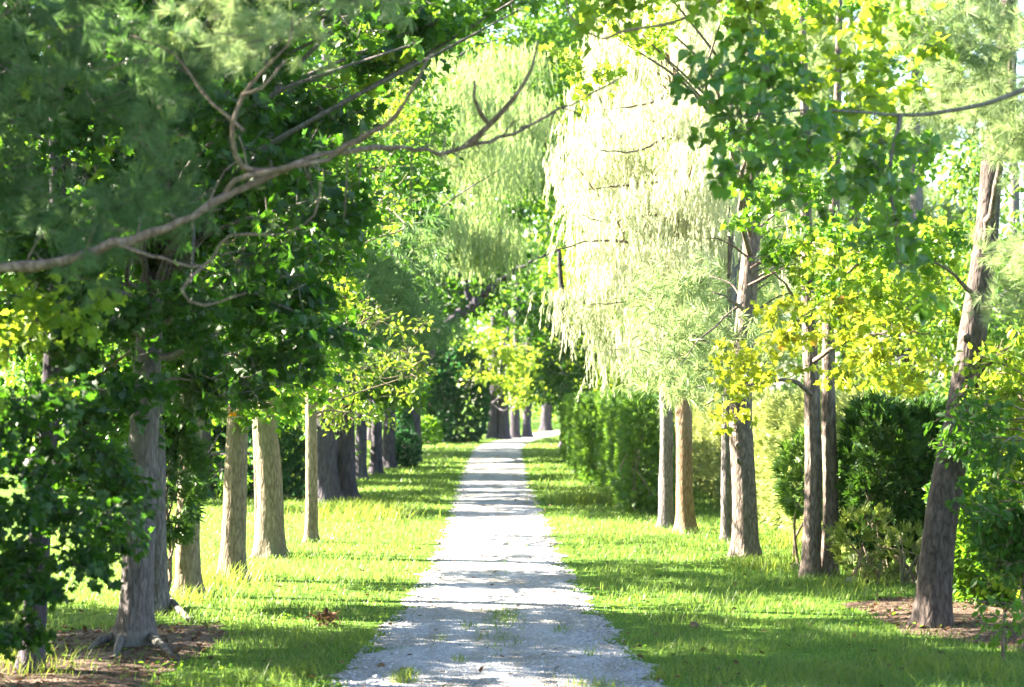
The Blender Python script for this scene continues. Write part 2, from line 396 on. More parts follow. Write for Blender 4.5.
def inside(poly, p):
    x, y = p[:, 0], p[:, 1]; ins = np.zeros(len(p), bool); q = np.asarray(poly); j = len(q) - 1
    for i in range(len(q)):
        xi, yi = q[i]; xj, yj = q[j]
        cnd = ((yi > y) != (yj > y)) & (x < (xj - xi) * (y - yi) / (yj - yi + 1e-12) + xi)
        ins ^= cnd; j = i
    return ins

# grass
BLADE = (np.array([[0, .5, 0], [0, -.5, 0], [.12, .42, .5], [.12, -.42, .5], [.42, 0, 1.0]]), [np.array([[0, 1, 3, 2]]), np.array([[2, 3, 4]])])
def blades(mb, pos, rng, h, w, lean=.75):
    N = len(pos)
    a = rng.uniform(0, 6.28, N); d = np.stack([np.cos(a), np.sin(a), np.zeros(N)], 1); s = np.stack([-np.sin(a), np.cos(a), np.zeros(N)], 1)
    ln = rng.uniform(.1, 1, N) * lean * 2
    V = BLADE[0]
    A = pos[:, None, :] + d[:, None, :] * (V[None, :, 0] * (h * ln)[:, None] * 2.4)[..., None] + s[:, None, :] * (V[None, :, 1] * w[:, None])[..., None]
    A[:, :, 2] += V[None, :, 2] * h[:, None]
    fs = [(f[None] + (np.arange(N) * 5)[:, None, None]).reshape(-1, f.shape[1]) for f in BLADE[1]]
    mb.add(A.reshape(-1, 3), fs)
def grass_field(n, d0, d1, powr, xr, seed):
    r = np.random.default_rng(seed)
    Dq = d0 + (d1 - d0) * r.uniform(size=n) ** powr
    half = np.minimum(xr, 0.275 * Dq + 1.2)
    X = r.uniform(-1, 1, n) * half
    e = np.abs(X - lane_mid(Dq)) - lane_half(Dq) - np.where(X > lane_mid(Dq), edge_noise(Dq, 4.0), -edge_noise(Dq, 1.0)) 
    keep = e > r.normal(.0, .06, n) - .11 * np.abs(r.normal(size=n)) * (np.sin(Dq * 2.7 + X) + np.sin(Dq * 6.1) > .3)
    keep &= ~(inside(MULCH_L, np.stack([X, Dq], 1)) & (r.uniform(size=n) < .93)) & ~(inside(MULCH_R, np.stack([X, Dq], 1)) & (r.uniform(size=n) < .93))
    cl = np.sin(X * 2.3 + 1.3 * np.sin(Dq * 1.1)) * np.sin(Dq * 1.9 + 1.1 * np.sin(X * 1.7))
    keep &= r.uniform(size=n) < .75 + .3 * cl
    X, Dq, e, cl = X[keep], Dq[keep], e[keep], cl[keep]
    h = (.040 + .026 * r.gamma(2, .5, len(X))) * (1 + .45 * cl) * np.clip(.5 + e * 1.3, .45, 1.25)
    w = .0035 + .00022 * Dq * r.uniform(.7, 1.4, len(X))
    return np.stack([X, Dq, np.zeros(len(X))], 1), h, w, r
mb = MB()
p, h, w, r = grass_field(260000, 15.5, 60, 1.9, 9, 1); blades(mb, p, r, h, w)
p, h, w, r = grass_field(70000, 55, 130, 1.4, 12, 2); blades(mb, p, r, h * 1.1, w * 1.5)
# scattered tufts in the middle of the lane
for (px, py, nn, sx, sy) in [(505, 618, 420, .10, .6), (497, 640, 200, .14, .7), (560, 632, 60, .05, .15), (470, 628, 60, .06, .2), (405, 676, 120, .05, .1), (600, 690, 60, .05, .1), (500, 570, 80, .1, .8), (516, 545, 80, .12, .8), (440, 640, 40, .05, .2), (460, 662, 50, .04, .1), (590, 655, 40, .04, .15)]:
    g0 = ground_pt(px, py); pp = g0 + rng.normal(size=(nn, 3)) * [sx, sy, 0]
    blades(mb, pp, rng, rng.uniform(.03, .10, nn), np.full(nn, .008))
o = mb.build('grass', GRASS); o['kind'] = 'stuff'
mb = MB()
for (px, py, nn, sx, hh) in [(300, 676, 90, .10, .17), (12, 668, 160, .25, .3), (45, 676, 120, .2, .25), (405, 684, 60, .06, .15), (270, 682, 120, .2, .15), (660, 680, 40, .05, .15), (208, 585, 220, .30, .35), (180, 602, 160, .25, .25), (590, 688, 60, .15, .14), (740, 684, 160, .4, .14), (850, 682, 160, .4, .16), (940, 676, 140, .4, .2), (790, 548, 260, .35, .35), (770, 570, 200, .3, .3), (240, 588, 120, .25, .25), (855, 590, 140, .3, .3), (1000, 680, 160, .3, .25), (590, 505, 500, .45, .5), (370, 520, 420, .5, .45), (345, 515, 400, .5, .4)]:
    g0 = ground_pt(px, py); pp = g0 + rng.normal(size=(nn, 3)) * [sx, sx, 0]
    blades(mb, pp, rng, rng.uniform(.5, 1.1, nn) * hh, .004 + .00025 * pp[:, 1])
o = mb.build('tall_grass', GRASS_TALL); o['kind'] = 'stuff'
# clover and other low broad weeds among the blades
mb = MB(); N = 16000
Dq = 15.5 + 32 * rng.uniform(size=N) ** 1.8; X = rng.uniform(-1, 1, N) * np.minimum(8, .275 * Dq + 1)
k = (np.abs(X - lane_mid(Dq)) > lane_half(Dq) + .05) & (np.sin(X * 1.9 + 2 * np.sin(Dq * .7)) + np.sin(Dq * 1.3 + X) + rng.normal(0, .5, N) > .5)
pos = np.stack([X, Dq, rng.uniform(.03, .09, N)], 1)[k]; N = len(pos)
place(mb, OVAL, pos, rng.normal(size=(N, 3)) * [1, 1, .3], rng.normal(0, .35, (N, 3)) + [0, 0, 1], rng.uniform(.03, .065, N))
o = mb.build('ground_weeds', L_MID); o['kind'] = 'stuff'
# fallen leaves
mb = MB(); N = 1500
Dq = 16 + 40 * rng.uniform(size=N) ** 1.6; X = rng.uniform(-1, 1, N) * np.minimum(.27 * Dq, 7)
pos = np.stack([X, Dq, rng.uniform(.02, .06, N)], 1)
lane = np.abs(X - lane_mid(Dq)) < lane_half(Dq); pos = pos[~lane | (rng.uniform(size=N) < .35)]
for q, nn in ((MULCH_L, 420), (MULCH_R, 380)):
    a = rng.uniform(q.min(0), q.max(0), (nn * 2, 2)); a = a[inside(q, a)]
    pos = np.concatenate([pos, np.column_stack([a, rng.uniform(.03, .065, len(a))])])
N = len(pos)
place(mb, OVAL, pos, rng.normal(size=(N, 3)) * [1, 1, .3], np.tile([0, 0, 1.], (N, 1)) + rng.normal(0, .5, (N, 3)), rng.uniform(.04, .09, N))
o = mb.build('fallen_leaves', DEAD); o['kind'] = 'stuff'

# ------------------------------------------------------------------ foliage clumps
def fill(poly, d0, d1, rpx, n, seed):
    """n clump centres inside an outline seen from the lane, spread between d0 and d1 metres away"""
    r = np.random.default_rng(seed); q = np.array(poly, float); out = []
    best = []
    while len(out) < n:
        c = r.uniform(q.min(0), q.max(0), (n * 6, 2)); c = c[inside(q, c)]
        for a in c:
            if len(out) >= n: break
            if all((a[0] - b[0]) ** 2 + (a[1] - b[1]) ** 2 > (rpx * .55) ** 2 for b in best[-60:]) or r.uniform() < .12:
                best.append(a); dd = r.uniform(d0, d1); s = rpx * dd / FPX * r.uniform(.75, 1.3)
                out.append((P(a[0], a[1], dd), np.array([s * 1.15, s * 1.15, s * .85])))
    return out

def clump_leaves(clumps, r, size, cover, droop=.35, flat=.8):
    """leaves strung along twigs that leave each clump's heart: positions, directions, up vectors, sizes, and the twigs"""
    PP, DD, UU, SS, TW = [], [], [], [], []
    for c, rad in clumps:
        area = math.pi * rad[0] * rad[2]; nl = max(6, int(cover * area / (.42 * size * size)))
        ntw = max(3, nl // 12)
        d = unit(r.normal(size=(ntw, 3)) * [1, 1, .7]); L = r.uniform(.55, 1.12, ntw)[:, None]
        s0 = c + r.normal(size=(ntw, 3)) * rad * .22; e0 = c + d * rad * L
        TW.append((s0, e0))
        k = r.integers(0, ntw, nl); tt = r.uniform(.25, 1.02, nl)[:, None]
        sag = -droop * .25 * rad[2] * tt ** 2
        p = s0[k] + (e0[k] - s0[k]) * tt; p[:, 2:] += sag
        p = p + r.normal(size=(nl, 3)) * size * .55
        dd = unit(.5 * unit(e0[k] - s0[k]) + r.normal(size=(nl, 3)) * .65 + [0, 0, -droop])
        uu = unit(r.normal(size=(nl, 3)) * .75 + [0, 0, flat])
        PP.append(p); DD.append(dd); UU.append(uu); SS.append(size * r.uniform(.6, 1.25, nl))
    return np.concatenate(PP), np.concatenate(DD), np.concatenate(UU), np.concatenate(SS), TW

def hang_strands(clumps, r, length, cover, wpx):
    PP, DD, UU, SS = [], [], [], []
    for c, rad in clumps:
        area = math.pi * rad[0] * rad[2]; nl = max(8, int(cover * area / (length * wpx)))
        d = r.normal(size=(nl, 3)); d = unit(d) * r.uniform(.1, 1, (nl, 1)) ** .5
        p = c + d * rad * [1, 1, .55] + [0, 0, .35 * length]
        PP.append(p); DD.append(unit(r.normal(size=(nl, 3)) * [.14, .14, .05] + [0, 0, -1])); UU.append(r.normal(size=(nl, 3))); SS.append(length * r.uniform(.5, 1.3, nl))
    return np.concatenate(PP), np.concatenate(DD), np.concatenate(UU), np.concatenate(SS)

def at_height(path, z):
    i = int(np.argmin(np.abs(path[:, 2] - z))); return i

def limb(mb, r, a, b, r0, r1, sides=6, arch=.18):
    L = np.linalg.norm(b - a); mid = (a + b) / 2 + r.normal(size=3) * L * .07 + [0, 0, arch * L]
    q1 = a + (mid - a) * .5 + r.normal(size=3) * L * .03
    pts = spline([a, q1, mid, b], max(.15, L / 9))
    tube(mb, pts, np.linspace(r0, r1, len(pts)) * (1 + .06 * r.normal(size=len(pts))), sides)
    return pts

def make_trunk(path_px, w, seed, roots=0, flare=.4, bark=.045, taper=.25):
    """path_px: base first, (px, py[, D]); w: width in pixels near the base"""
    r = np.random.default_rng(seed)
    b = ground_pt(*path_px[0][:2]); D0 = b[1]
    pts = [b + [0, 0, -.12]] + [P(q[0], q[1], q[2] if len(q) > 2 else D0) for q in path_px[1:]]
    rad0 = w * D0 / FPX / 2
    path = spline(pts, max(.09, rad0 * .35))
    hgt = path[:, 2]; L = np.concatenate([[0], np.cumsum(np.linalg.norm(np.diff(path, axis=0), axis=1))])
    path[:, 0] += rad0 * .12 * np.sin(L * 1.1 + seed) * np.clip(L, 0, 1); path[:, 1] += rad0 * .12 * np.cos(L * .9 + seed) * np.clip(L, 0, 1)
    rad = rad0 * (1 - (1 - taper) * np.clip(L / max(L[-1], 9), 0, 1) ** 1.1)
    ph = r.uniform(0, 6.28); kf = r.integers(4, 7)
    fl = lambda i, th: 1 + flare * np.exp(-np.clip(hgt[i], 0, 9)[:, None] / (.42 * rad0 + .08)) * (1 + .45 * np.sin(kf * th[None] + ph))
    mb = MB(); tube(mb, path, rad, 30 if w > 18 else 18, r, bark, fl)
    return b, path, rad, mb, r, rad0

def tree(name, label, path_px, w, seed, bark_m, crowns, group=None, roots=(), extra=(), limbs=True, thinning=True, zmin=2.4, flare=.5, cat='tree', knots=0):
    """crowns: list of (part name, material, kind, clumps, size, cover)"""
    b, path, rad, mb, r, rad0 = make_trunk(path_px, w, seed, flare=flare)
    root = empty(name, b, label, cat, group)
    for k in range(knots):                                  # stubs and burls on the bark
        i = r.integers(len(path) // 12, len(path) // 2); a = r.uniform(0, 6.28); dv = np.array([math.cos(a), -abs(math.sin(a)), .3])
        q = path[i] + dv * rad[i] * .8; tube(mb, [q, q + dv * rad0 * .35, q + dv * rad0 * .55], [rad0 * .3, rad0 * .22, rad0 * .08], 8, r, .1)
    mb.build('trunk', bark_m, root, b, True)
    for rt in roots:                                        # surface roots
        m2 = MB(); pp = [ground_pt(q[0], q[1]) + [0, 0, q[2] + (.045 if j < len(rt[0]) - 1 else .02)] for j, q in enumerate(rt[0])]
        pp = spline(pp, .08); rr = np.linspace(rt[1], rt[2], len(pp)); tube(m2, pp, rr, 12, r, .08)
        m2.build('root', bark_m, root, b, True)
    for (pp, r0, r1, bm) in extra:                          # limbs one can pick out
        m2 = MB()
        for k, (line, q0, q1) in enumerate([(pp, r0, r1)] if not isinstance(pp, dict) else pp['lines']):
            pts = spline([P(*q) for q in line], .12); L = len(pts)
            pts = pts + r.normal(size=pts.shape) * q0 * .2 + np.outer(np.sin(np.arange(L) * .9 + r.uniform(0, 6)), r.normal(size=3)) * q0 * .25
            tube(m2, pts, np.linspace(q0, q1, L) * (1 + .10 * r.normal(size=L)), 9, r, .05)
        many = isinstance(pp, dict) and len(pp['lines']) > 20
        o2 = m2.build('twigs' if many else 'branch', bm, root, b, True)
        if many: o2['kind'] = 'stuff'
    tw = MB(); has_tw = False
    for (pn, mat, kind, clumps, size, cover) in crowns:
        m2 = MB()
        if kind == 'strand':
            p, d, u, s = hang_strands(clumps, r, size, cover, .05); TW = []
            if thinning:
                k = thin(p, r); p, d, u, s = p[k], d[k], u[k], s[k]
            place(m2, STRAND, p, d, u, s)
        else:
            shape = {'maple': MAPLE, 'heart': HEART, 'oval': OVAL, 'bit': BIT, 'tuft': TUFT, 'tuftfar': TUFT_FAR, 'spray': SPRAY}[kind]
            p, d, u, s, TW = clump_leaves(clumps, r, size, cover, .1 if 'tuft' in kind else .35)
            if thinning:
                k = thin(p, r); p, d, u, s = p[k], d[k], u[k], s[k]
            place(m2, shape, p, d, u, s)
        if m2.n == 0: continue
        if limbs:
            for ci, (c, rd) in enumerate(clumps):
                hd = math.hypot(*(path[-1][:2] - c[:2]))
                i = at_height(path, c[2]); hd = np.linalg.norm(path[i][:2] - c[:2])
                i = at_height(path, max(c[2] - .45 * hd, min(c[2], zmin)))
                if ci % 3 == 0 or hd < 1.2:
                    limb(tw, r, path[i], c, min(rad[i] * .4, .012 + .010 * hd), .008, 5, .1); has_tw = True
        for s0, e0 in TW:
            kk = min(len(s0), 9)
            for a, e in zip(s0[:kk], e0[:kk]):
                tube(tw, np.array([a, (a + e) / 2 + [0, 0, -.02], e]), [.006, .005, .003], 3, cap=False); has_tw = True
        m2.build(pn, mat, root, b)
    if has_tw: tw.build('twigs', bark_m, root, b, True)['kind'] = 'stuff'
    return root

# ---------------------------------------------------------------- left row, nearest first
def side_mass(n, x0, x1, d0, d1, z0, z1, rad, seed):
    r = np.random.default_rng(seed); out = []
    while len(out) < n:
        c = r.uniform([x0, d0, z0], [x1, d1, z1])
        if c[0] < -.251 * c[1] - rad * 1.25: out.append((c, np.array([rad, rad, rad * .8]) * r.uniform(.8, 1.2)))
    return out
SIDE_SHADE = side_mass(190, -11, -4.4, 12, 24, .4, 10.5, .85, 77)  # out-of-frame leaves added to shade the near left corner
r = np.random.default_rng(78)
OVER_SHADE = [(r.uniform([-4.5, 14.2, 6.8], [.4, 16.6, 9.5]), np.array([.7, .7, .55])) for k in range(30)]  # unseen leaves above the lane, added to shade the heart-leaved bough
def shade_mass(n, d0, d1, seed, x0=-8.5, x1=-2.6, z0=3.2, z1=9.5, rad=1.05):  # foliage clumps added to cast shade, merged into tree crowns
    r = np.random.default_rng(seed)
    return [(np.array([r.uniform(x0, x1), r.uniform(d0, d1), r.uniform(z0, z1)]), np.array([rad, rad, rad * .75]) * r.uniform(.8, 1.25)) for k in range(n)]
PINE_LIMB = [(-170, 262, 13.1), (-60, 272, 13), (0, 270, 12.9), (80, 256, 12.8), (165, 228, 12.8), (245, 187, 13), (310, 160, 13.2), (375, 148, 13.5), (440, 151, 13.8), (490, 141, 14), (560, 110, 14.3), (618, 78, 14.6)]
r = np.random.default_rng(79); TWIGLETS = []
for k in range(46):
    q = np.array(PINE_LIMB[r.integers(2, len(PINE_LIMB) - 1)]); q2 = np.array(PINE_LIMB[min(len(PINE_LIMB) - 1, r.integers(3, len(PINE_LIMB)))])
    i = r.integers(2, len(PINE_LIMB) - 1); f = r.uniform(); a = np.array(PINE_LIMB[i]) * (1 - f) + np.array(PINE_LIMB[i + 1]) * f
    dx = r.uniform(-12, 34); dy = r.normal(0, 26); dd = r.normal(0, .12)
    TWIGLETS.append(([tuple(a), tuple(a + [dx * .5, dy * .6 + r.normal(0, 4), dd * .5]), tuple(a + [dx, dy, dd])], .006, .0025))
tree('pine_tree', 'near pine reaching in with long crooked bare limb and soft blue-green needles', [(-215, 768), (-215, 500, 13.5), (-200, 100, 13.3), (-190, -500, 13.2)], 62, 101, BARK_PINE, [
    ('crown', N_PINE, 'tuft', fill([(-60, -10), (120, -10), (185, 50), (210, 150), (190, 235), (100, 262), (-60, 268)], 12.6, 15.2, 34, 46, 1), .15, 1.35),
    ('leaves', L_YEL, 'maple', fill([(40, 20), (210, 30), (200, 150), (90, 180), (20, 120)], 13.5, 15.5, 10, 16, 73), .075, 1.0),  # yellower leaves standing for sunlit ones, light put into the colour
    ('crown', N_PALE, 'tuft', fill([(185, -25), (300, -25), (305, 35), (225, 60), (175, 30)], 12.3, 13.5, 24, 12, 2) + fill([(310, -30), (420, -30), (400, 15), (330, 20)], 13, 14, 18, 5, 3), .14, 1.8)],  # paler needle colour stands for sunlit tufts of the same pine
    extra=[({'lines': TWIGLETS}, 0, 0, BARK_BARE), ({'lines': [(PINE_LIMB, .040, .006), ([(225, 197, 13), (235, 180, 12.9), (270, 172, 12.9), (330, 160, 12.9)], .02, .014)]}, 0, 0, BARK_BARE),
           ({'lines': [([(290, 168, 13.1), (243, 168, 12.9), (234, 125, 12.7), (250, 85, 12.7), (287, 45, 12.7), (292, 20, 12.7)], .021, .006), ([(243, 95, 12.7), (262, 88, 12.6), (285, 60, 12.6)], .014, .006)]}, 0, 0, BARK_BARE),
           ([(330, 156, 13.3), (385, 125, 13.2), (412, 90, 13.1), (430, 55, 13.1)], .024, .007, BARK_BARE),
           ({'lines': [([(470, 146, 13.9), (495, 118, 13.8), (525, 85, 13.7), (538, 40, 13.7)], .026, .007), ([(487, 122, 13.8), (474, 98, 13.6), (475, 80, 13.6)], .018, .008)]}, 0, 0, BARK_BARE),
           ({'lines': [([(120, 245, 12.7), (160, 258, 12.3), (204, 266, 12.2), (230, 235, 12.2), (285, 234, 12.2), (315, 215, 12.2), (320, 180, 12.2)], .013, .004), ([(204, 266, 12.2), (182, 290, 12.1), (205, 306, 12.1), (246, 292, 12.1)], .010, .004)]}, 0, 0, BARK_BARE),
           ({'lines': [([(243, 130, 12.8), (205, 95, 12.9), (175, 55, 12.9), (130, 35, 12.9)], .013, .006)]}, 0, 0, BARK_BARE)],
    flare=.4, limbs=False)

tree('maple_tree', 'slim dark trunk wrapped in low hanging leaves, front corner of the left row', [(30, 674), (38, 560), (46, 470), (54, 380), (58, 250), (50, -60)], 24, 102, BARK_DARK, [
    ('crown', L_DARK, 'maple', fill([(-90, 370), (90, 400), (112, 440), (128, 480), (118, 560), (80, 600), (20, 640), (-90, 660)], 14.3, 17.6, 30, 50, 4), .085, 2.0),
    ('crown', L_YEL, 'maple', fill([(-60, 290), (110, 290), (120, 330), (60, 400), (-60, 410)], 14.0, 16.5, 24, 14, 5), .085, 1.1),  # backlight put into the colour: yellow copy of the dark leaves
    ('crown', L_DARK, 'oval', SIDE_SHADE + OVER_SHADE, .12, 2.8)],  # unseen foliage added for its shade, hung on this tree
    extra=[([(54, 392, 18.1), (0, 432, 16.5), (-40, 445, 15.6)], .035, .02, BARK_RUST), ([(50, 400, 18), (95, 378, 17), (130, 352, 16.2)], .03, .01, BARK_RUST)], limbs=False)

tree('maple_tree', 'grey trunk flaring into long surface roots, deep green leaves hanging round it', [(133, 648), (138, 590), (142, 520), (146, 440), (150, 330), (156, 180), (165, -140)], 34, 103, BARK_GREY, [
    ('crown', L_DARK, 'maple', fill([(50, 120), (190, 70), (320, 140), (348, 240), (335, 330), (295, 385), (215, 412), (130, 428), (50, 420), (20, 250)], 16.3, 21, 42, 62, 6), .105, 2.0),
    ('crown', L_DARK, 'maple', fill([(-40, -80), (440, -80), (445, 20), (395, 75), (330, 130), (60, 130), (-40, 120)], 17.5, 22, 42, 48, 7), .105, 1.8),
    ('crown', L_MID, 'maple', fill([(350, -30), (560, -30), (545, 22), (470, 48), (380, 62)], 17, 20, 20, 22, 8), .10, 1.6),
    ('crown', L_YEL, 'maple', fill([(150, 20), (460, 10), (330, 120), (335, 220), (240, 240)], 19.5, 22, 22, 14, 9), .10, .9),
    ('crown', L_DARK, 'oval', [(np.array([x, y, z]), np.array([1.0, 1.0, .8])) for x, y, z in [(-4, 18, 7.5), (-3, 20, 8), (-5, 20, 7), (-2.5, 18, 7.6), (-1.6, 19.5, 8.2), (-6, 18.5, 6.5), (-5.5, 21, 6), (-3.8, 17, 8.6), (-1.4, 17.5, 7.7), (-7.4, 19.5, 5.6), (-7, 22, 5), (-3, 22, 8)]], .12, 2.2)],  # extra clumps out of frame, added to shade the near ground
    roots=[([(135, 640, .26), (146, 646, .10), (158, 653, .06), (180, 663, -.03)], .07, .02), ([(130, 642, .22), (116, 648, .08), (100, 650, .05), (82, 656, -.03)], .07, .02), ([(128, 640, .2), (118, 655, .04), (112, 668, -.03)], .06, .02)], flare=.8, knots=1, zmin=3.6)

tree('maple_tree', 'grey trunk half hidden behind the flared one, with a toe-like root', [(157, 614), (157, 540), (156, 430), (152, 260), (150, -100)], 22, 104, BARK_GREY, [
    ('crown', L_DARK, 'maple', fill([(100, 280), (200, 300), (215, 400), (150, 440), (90, 420)], 22, 25, 30, 16, 10), .10, 1.9),
    ('crown', L_DARK, 'oval', shade_mass(46, 20.5, 25.4, 510, -8.5, -2.8, 3.2, 9, .9), .13, 2.2),  # clumps added to shade the grass right of the lane
    ('crown', L_MID, 'maple', fill([(110, -80), (330, -80), (330, 100), (120, 180)], 22.5, 26, 40, 22, 11), .11, 1.6)],
    roots=[([(158, 606, .24), (166, 610, .10), (176, 615, .05), (190, 620, -.02)], .08, .03)], flare=.6)

tree('maple_tree', 'brown trunk standing behind dark fir boughs', [(189, 596), (189, 520), (190, 420), (192, 260), (196, -60)], 25, 105, BARK_TAN, [
    ('crown', L_MID, 'maple', fill([(155, 330), (255, 300), (255, 400), (200, 430), (160, 430)], 24, 27, 24, 20, 12), .10, 1.7),
    ('crown', L_DARK, 'oval', fill([(130, -60), (340, -60), (330, 280), (160, 300)], 26, 30, 40, 40, 13), .13, 1.6)])

tree('maple_tree', 'sunlit grey-tan trunk with straight sides, first in the bright grass', [(233, 580), (234, 500), (236, 420), (240, 300), (246, 0)], 25, 106, BARK_TAN, [
    ('crown', L_MID, 'maple', fill([(205, 330), (300, 330), (305, 400), (260, 415), (215, 420)], 26.5, 30, 22, 18, 14), .10, 1.5),
    ('crown', RED_LEAF, 'maple', [(P(237, 410, 27.2), np.array([.16, .16, .10])), (P(262, 407, 27), np.array([.14, .14, .10]))], .11, .8),
    ('crown', L_MID, 'oval', fill([(200, 40), (380, 40), (370, 240), (220, 320)], 28, 33, 40, 26, 15) + shade_mass(26, 26.3, 31, 501, -7.5, -2.6, 2.9, 7.5, .9), .13, 1.9)])

tree('maple_tree', 'thickest sunlit tan trunk, narrowing and leaning slightly left', [(271, 557), (268, 490), (263, 410), (255, 300), (250, 0)], 28, 107, BARK_TAN, [
    ('crown', L_YEL, 'oval', fill([(240, 260), (345, 250), (345, 360), (300, 400), (245, 395)], 31, 35, 26, 24, 16), .12, 1.4),
    ('crown', L_MID, 'oval', fill([(230, -60), (410, -60), (400, 220), (250, 260)], 33, 37, 40, 34, 17), .14, 1.4)], flare=.45)
tree('young_tree', 'thin pale stem close behind the thickest sunlit trunk', [(259, 553), (258, 480), (256, 410), (252, 300), (250, 200)], 9, 108, BARK_TAN, [
    ('crown', L_YEL, 'oval', fill([(200, 300), (262, 300), (262, 400), (215, 400)], 32.5, 34, 18, 8, 18), .12, 1.0)])
tree('young_tree', 'slender tan trunk standing alone in the bright grass', [(311, 542), (312, 440), (311, 380), (308, 240), (305, 100)], 13, 109, BARK_TAN, [
    ('crown', L_OLIVE, 'oval', fill([(285, 300), (415, 310), (418, 385), (360, 425), (290, 415)], 34, 38, 24, 30, 19), .13, 1.3),
    ('crown', L_YEL, 'oval', fill([(300, 60), (420, 60), (410, 300), (310, 300)], 36, 41, 30, 22, 20), .14, 1.1)])

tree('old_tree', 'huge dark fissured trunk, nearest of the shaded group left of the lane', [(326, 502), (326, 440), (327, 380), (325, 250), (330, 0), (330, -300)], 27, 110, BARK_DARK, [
    ('crown', N_PINE, 'tuftfar', fill([(310, 230), (425, 230), (430, 340), (390, 370), (325, 350)], 44, 49, 26, 30, 21), .42, 2.2),
    ('crown', L_MID, 'oval', fill([(300, -80), (430, -80), (430, 220), (320, 230)], 47, 54, 40, 36, 22), .19, 1.5),
    ('crown', L_DARK, 'oval', shade_mass(44, 42.5, 59, 502), .19, 2.2)])
tree('old_tree', 'dark trunk touching the huge one on its lane side', [(347, 500), (346, 440), (343, 380), (345, 250), (350, -100)], 20, 111, BARK_DARK, [
    ('crown', L_MID, 'oval', fill([(330, 340), (420, 335), (415, 400), (345, 425)], 47, 50, 20, 22, 23), .17, 1.5)])
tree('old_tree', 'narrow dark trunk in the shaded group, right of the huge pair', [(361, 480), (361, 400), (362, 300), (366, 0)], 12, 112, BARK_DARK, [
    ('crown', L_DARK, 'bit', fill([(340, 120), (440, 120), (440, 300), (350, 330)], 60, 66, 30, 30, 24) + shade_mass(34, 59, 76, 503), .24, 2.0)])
tree('old_tree', 'slim dark trunk in the middle of the shaded group, two before the ivy-clad one', [(376, 474), (376, 400), (378, 300), (385, 50)], 12, 113, BARK_DARK, [
    ('crown', N_FEATH, 'strand', fill([(385, 60), (520, 50), (560, 140), (520, 250), (430, 270), (390, 200)], 62, 72, 30, 34, 25), 1.3, 1.9)])
tree('old_tree', 'slim dark trunk squeezed close against the ivy-clad one', [(389, 468), (389, 400), (391, 300), (396, 50)], 13, 118, BARK_DARK, [
    ('crown', L_MID, 'bit', fill([(375, 250), (430, 250), (430, 380), (380, 390)], 70, 74, 20, 14, 72), .24, 1.5)])
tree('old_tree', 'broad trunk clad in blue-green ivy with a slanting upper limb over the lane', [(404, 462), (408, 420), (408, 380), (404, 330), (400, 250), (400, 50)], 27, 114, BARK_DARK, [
    ('ivy', L_BLUE, 'bit', [(P(396 + q * 3, 400 + q * 14, 79.6), np.array([.45, .25, .5])) for q in range(5)], .2, .9),
    ('crown', L_DARK, 'bit', fill([(400, 190), (510, 190), (500, 290), (430, 330), (405, 320)], 76, 84, 24, 26, 26) + shade_mass(44, 78, 101, 504, -9, -3.2, 3.5, 11, 1.3), .27, 2.0),
    ('crown', L_MID, 'bit', fill([(380, -100), (560, -100), (600, 60), (560, 180), (400, 200)], 78, 92, 44, 50, 27), .32, 1.4)],
    extra=[([(408, 395, 80), (425, 355, 80), (450, 322, 79), (478, 300, 79), (492, 285, 79)], .30, .14, BARK_DARK), ([(470, 305, 79), (462, 275, 79), (440, 255, 79)], .14, .06, BARK_DARK), ([(492, 285, 79), (530, 262, 78), (560, 250, 78)], .10, .04, BARK_DARK)])

tree('shade_tree', 'dense spreading tree across the field, behind the tan trunks', [(205, 500), (205, 430), (206, 350), (204, 200)], 16, 116, BARK_DARK, [
    ('crown', L_MID, 'oval', shade_mass(60, 44.5, 57, 505, -13, -6.6, 1.2, 9, 1.0) + fill([(195, 420), (335, 420), (335, 480), (200, 490)], 48, 56, 22, 20, 63), .18, 1.9)])
for k, (da, db, px) in enumerate([(57, 72, 225), (72, 86, 262), (86, 101, 300), (113, 127, 372), (127, 142, 392)]):  # trees added to keep sun off the old and far trunks
    py = HY + CAMH * FPX / ((da + db) / 2)
    tree('shade_tree', 'dark spreading tree added left of the old trunks to shade them', [(px, py), (px, 425), (px + 1, 350), (px, 250)], 10, 160 + k, BARK_DARK, [
        ('crown', L_DARK, 'bit', shade_mass(20, da, db, 506 + k, -16, -5.5 if da > 110 else -7, 1.0, 10.5, 1.6), .28, 1.9)], group='dark trees added left of the old trunks to shade them')

# --------------------------------------------------------------- far end of the lane
far_names = [(492, 439, 11, 'dark trunk at the far bend, closest to the dark bushes'), (503, 439, 12, 'thick dark trunk second in the far bend row'), (515, 438, 10, 'dark trunk in the middle of the far bend row'), (527, 437, 9, 'slimmest dark trunk ending the far bend row'), (546, 431, 11, 'dark trunk far beyond the bend, where the lane vanishes')]
far_crowns = [[('crown', L_YEL, 'bit', fill([(465, 330), (530, 330), (530, 395), (475, 400)], 108, 122, 16, 22, 30), .30, 1.5)],
              [('crown', L_MID, 'bit', fill([(440, 230), (560, 250), (560, 330), (470, 335)], 118, 130, 24, 26, 31), .36, 1.4)],
              [('crown', L_YEL, 'bit', fill([(500, 330), (565, 330), (570, 398), (520, 402)], 110, 125, 16, 18, 32), .30, 1.3)],
              [('crown', L_MID, 'bit', fill([(430, 40), (600, 40), (610, 250), (440, 250)], 125, 140, 40, 46, 33), .42, 1.4)],
              [('crown', L_FAR, 'bit', fill([(500, 280), (640, 280), (640, 410), (540, 410)], 158, 170, 30, 30, 34), .45, 1.5)]]
for k, (a, b_, w_, lab) in enumerate(far_names):
    tree('old_tree', lab, [(a, b_), (a + 1, 400), (a + 2, 340), (a + 3, 200)], w_, 120 + k, BARK_DARK, far_crowns[k])
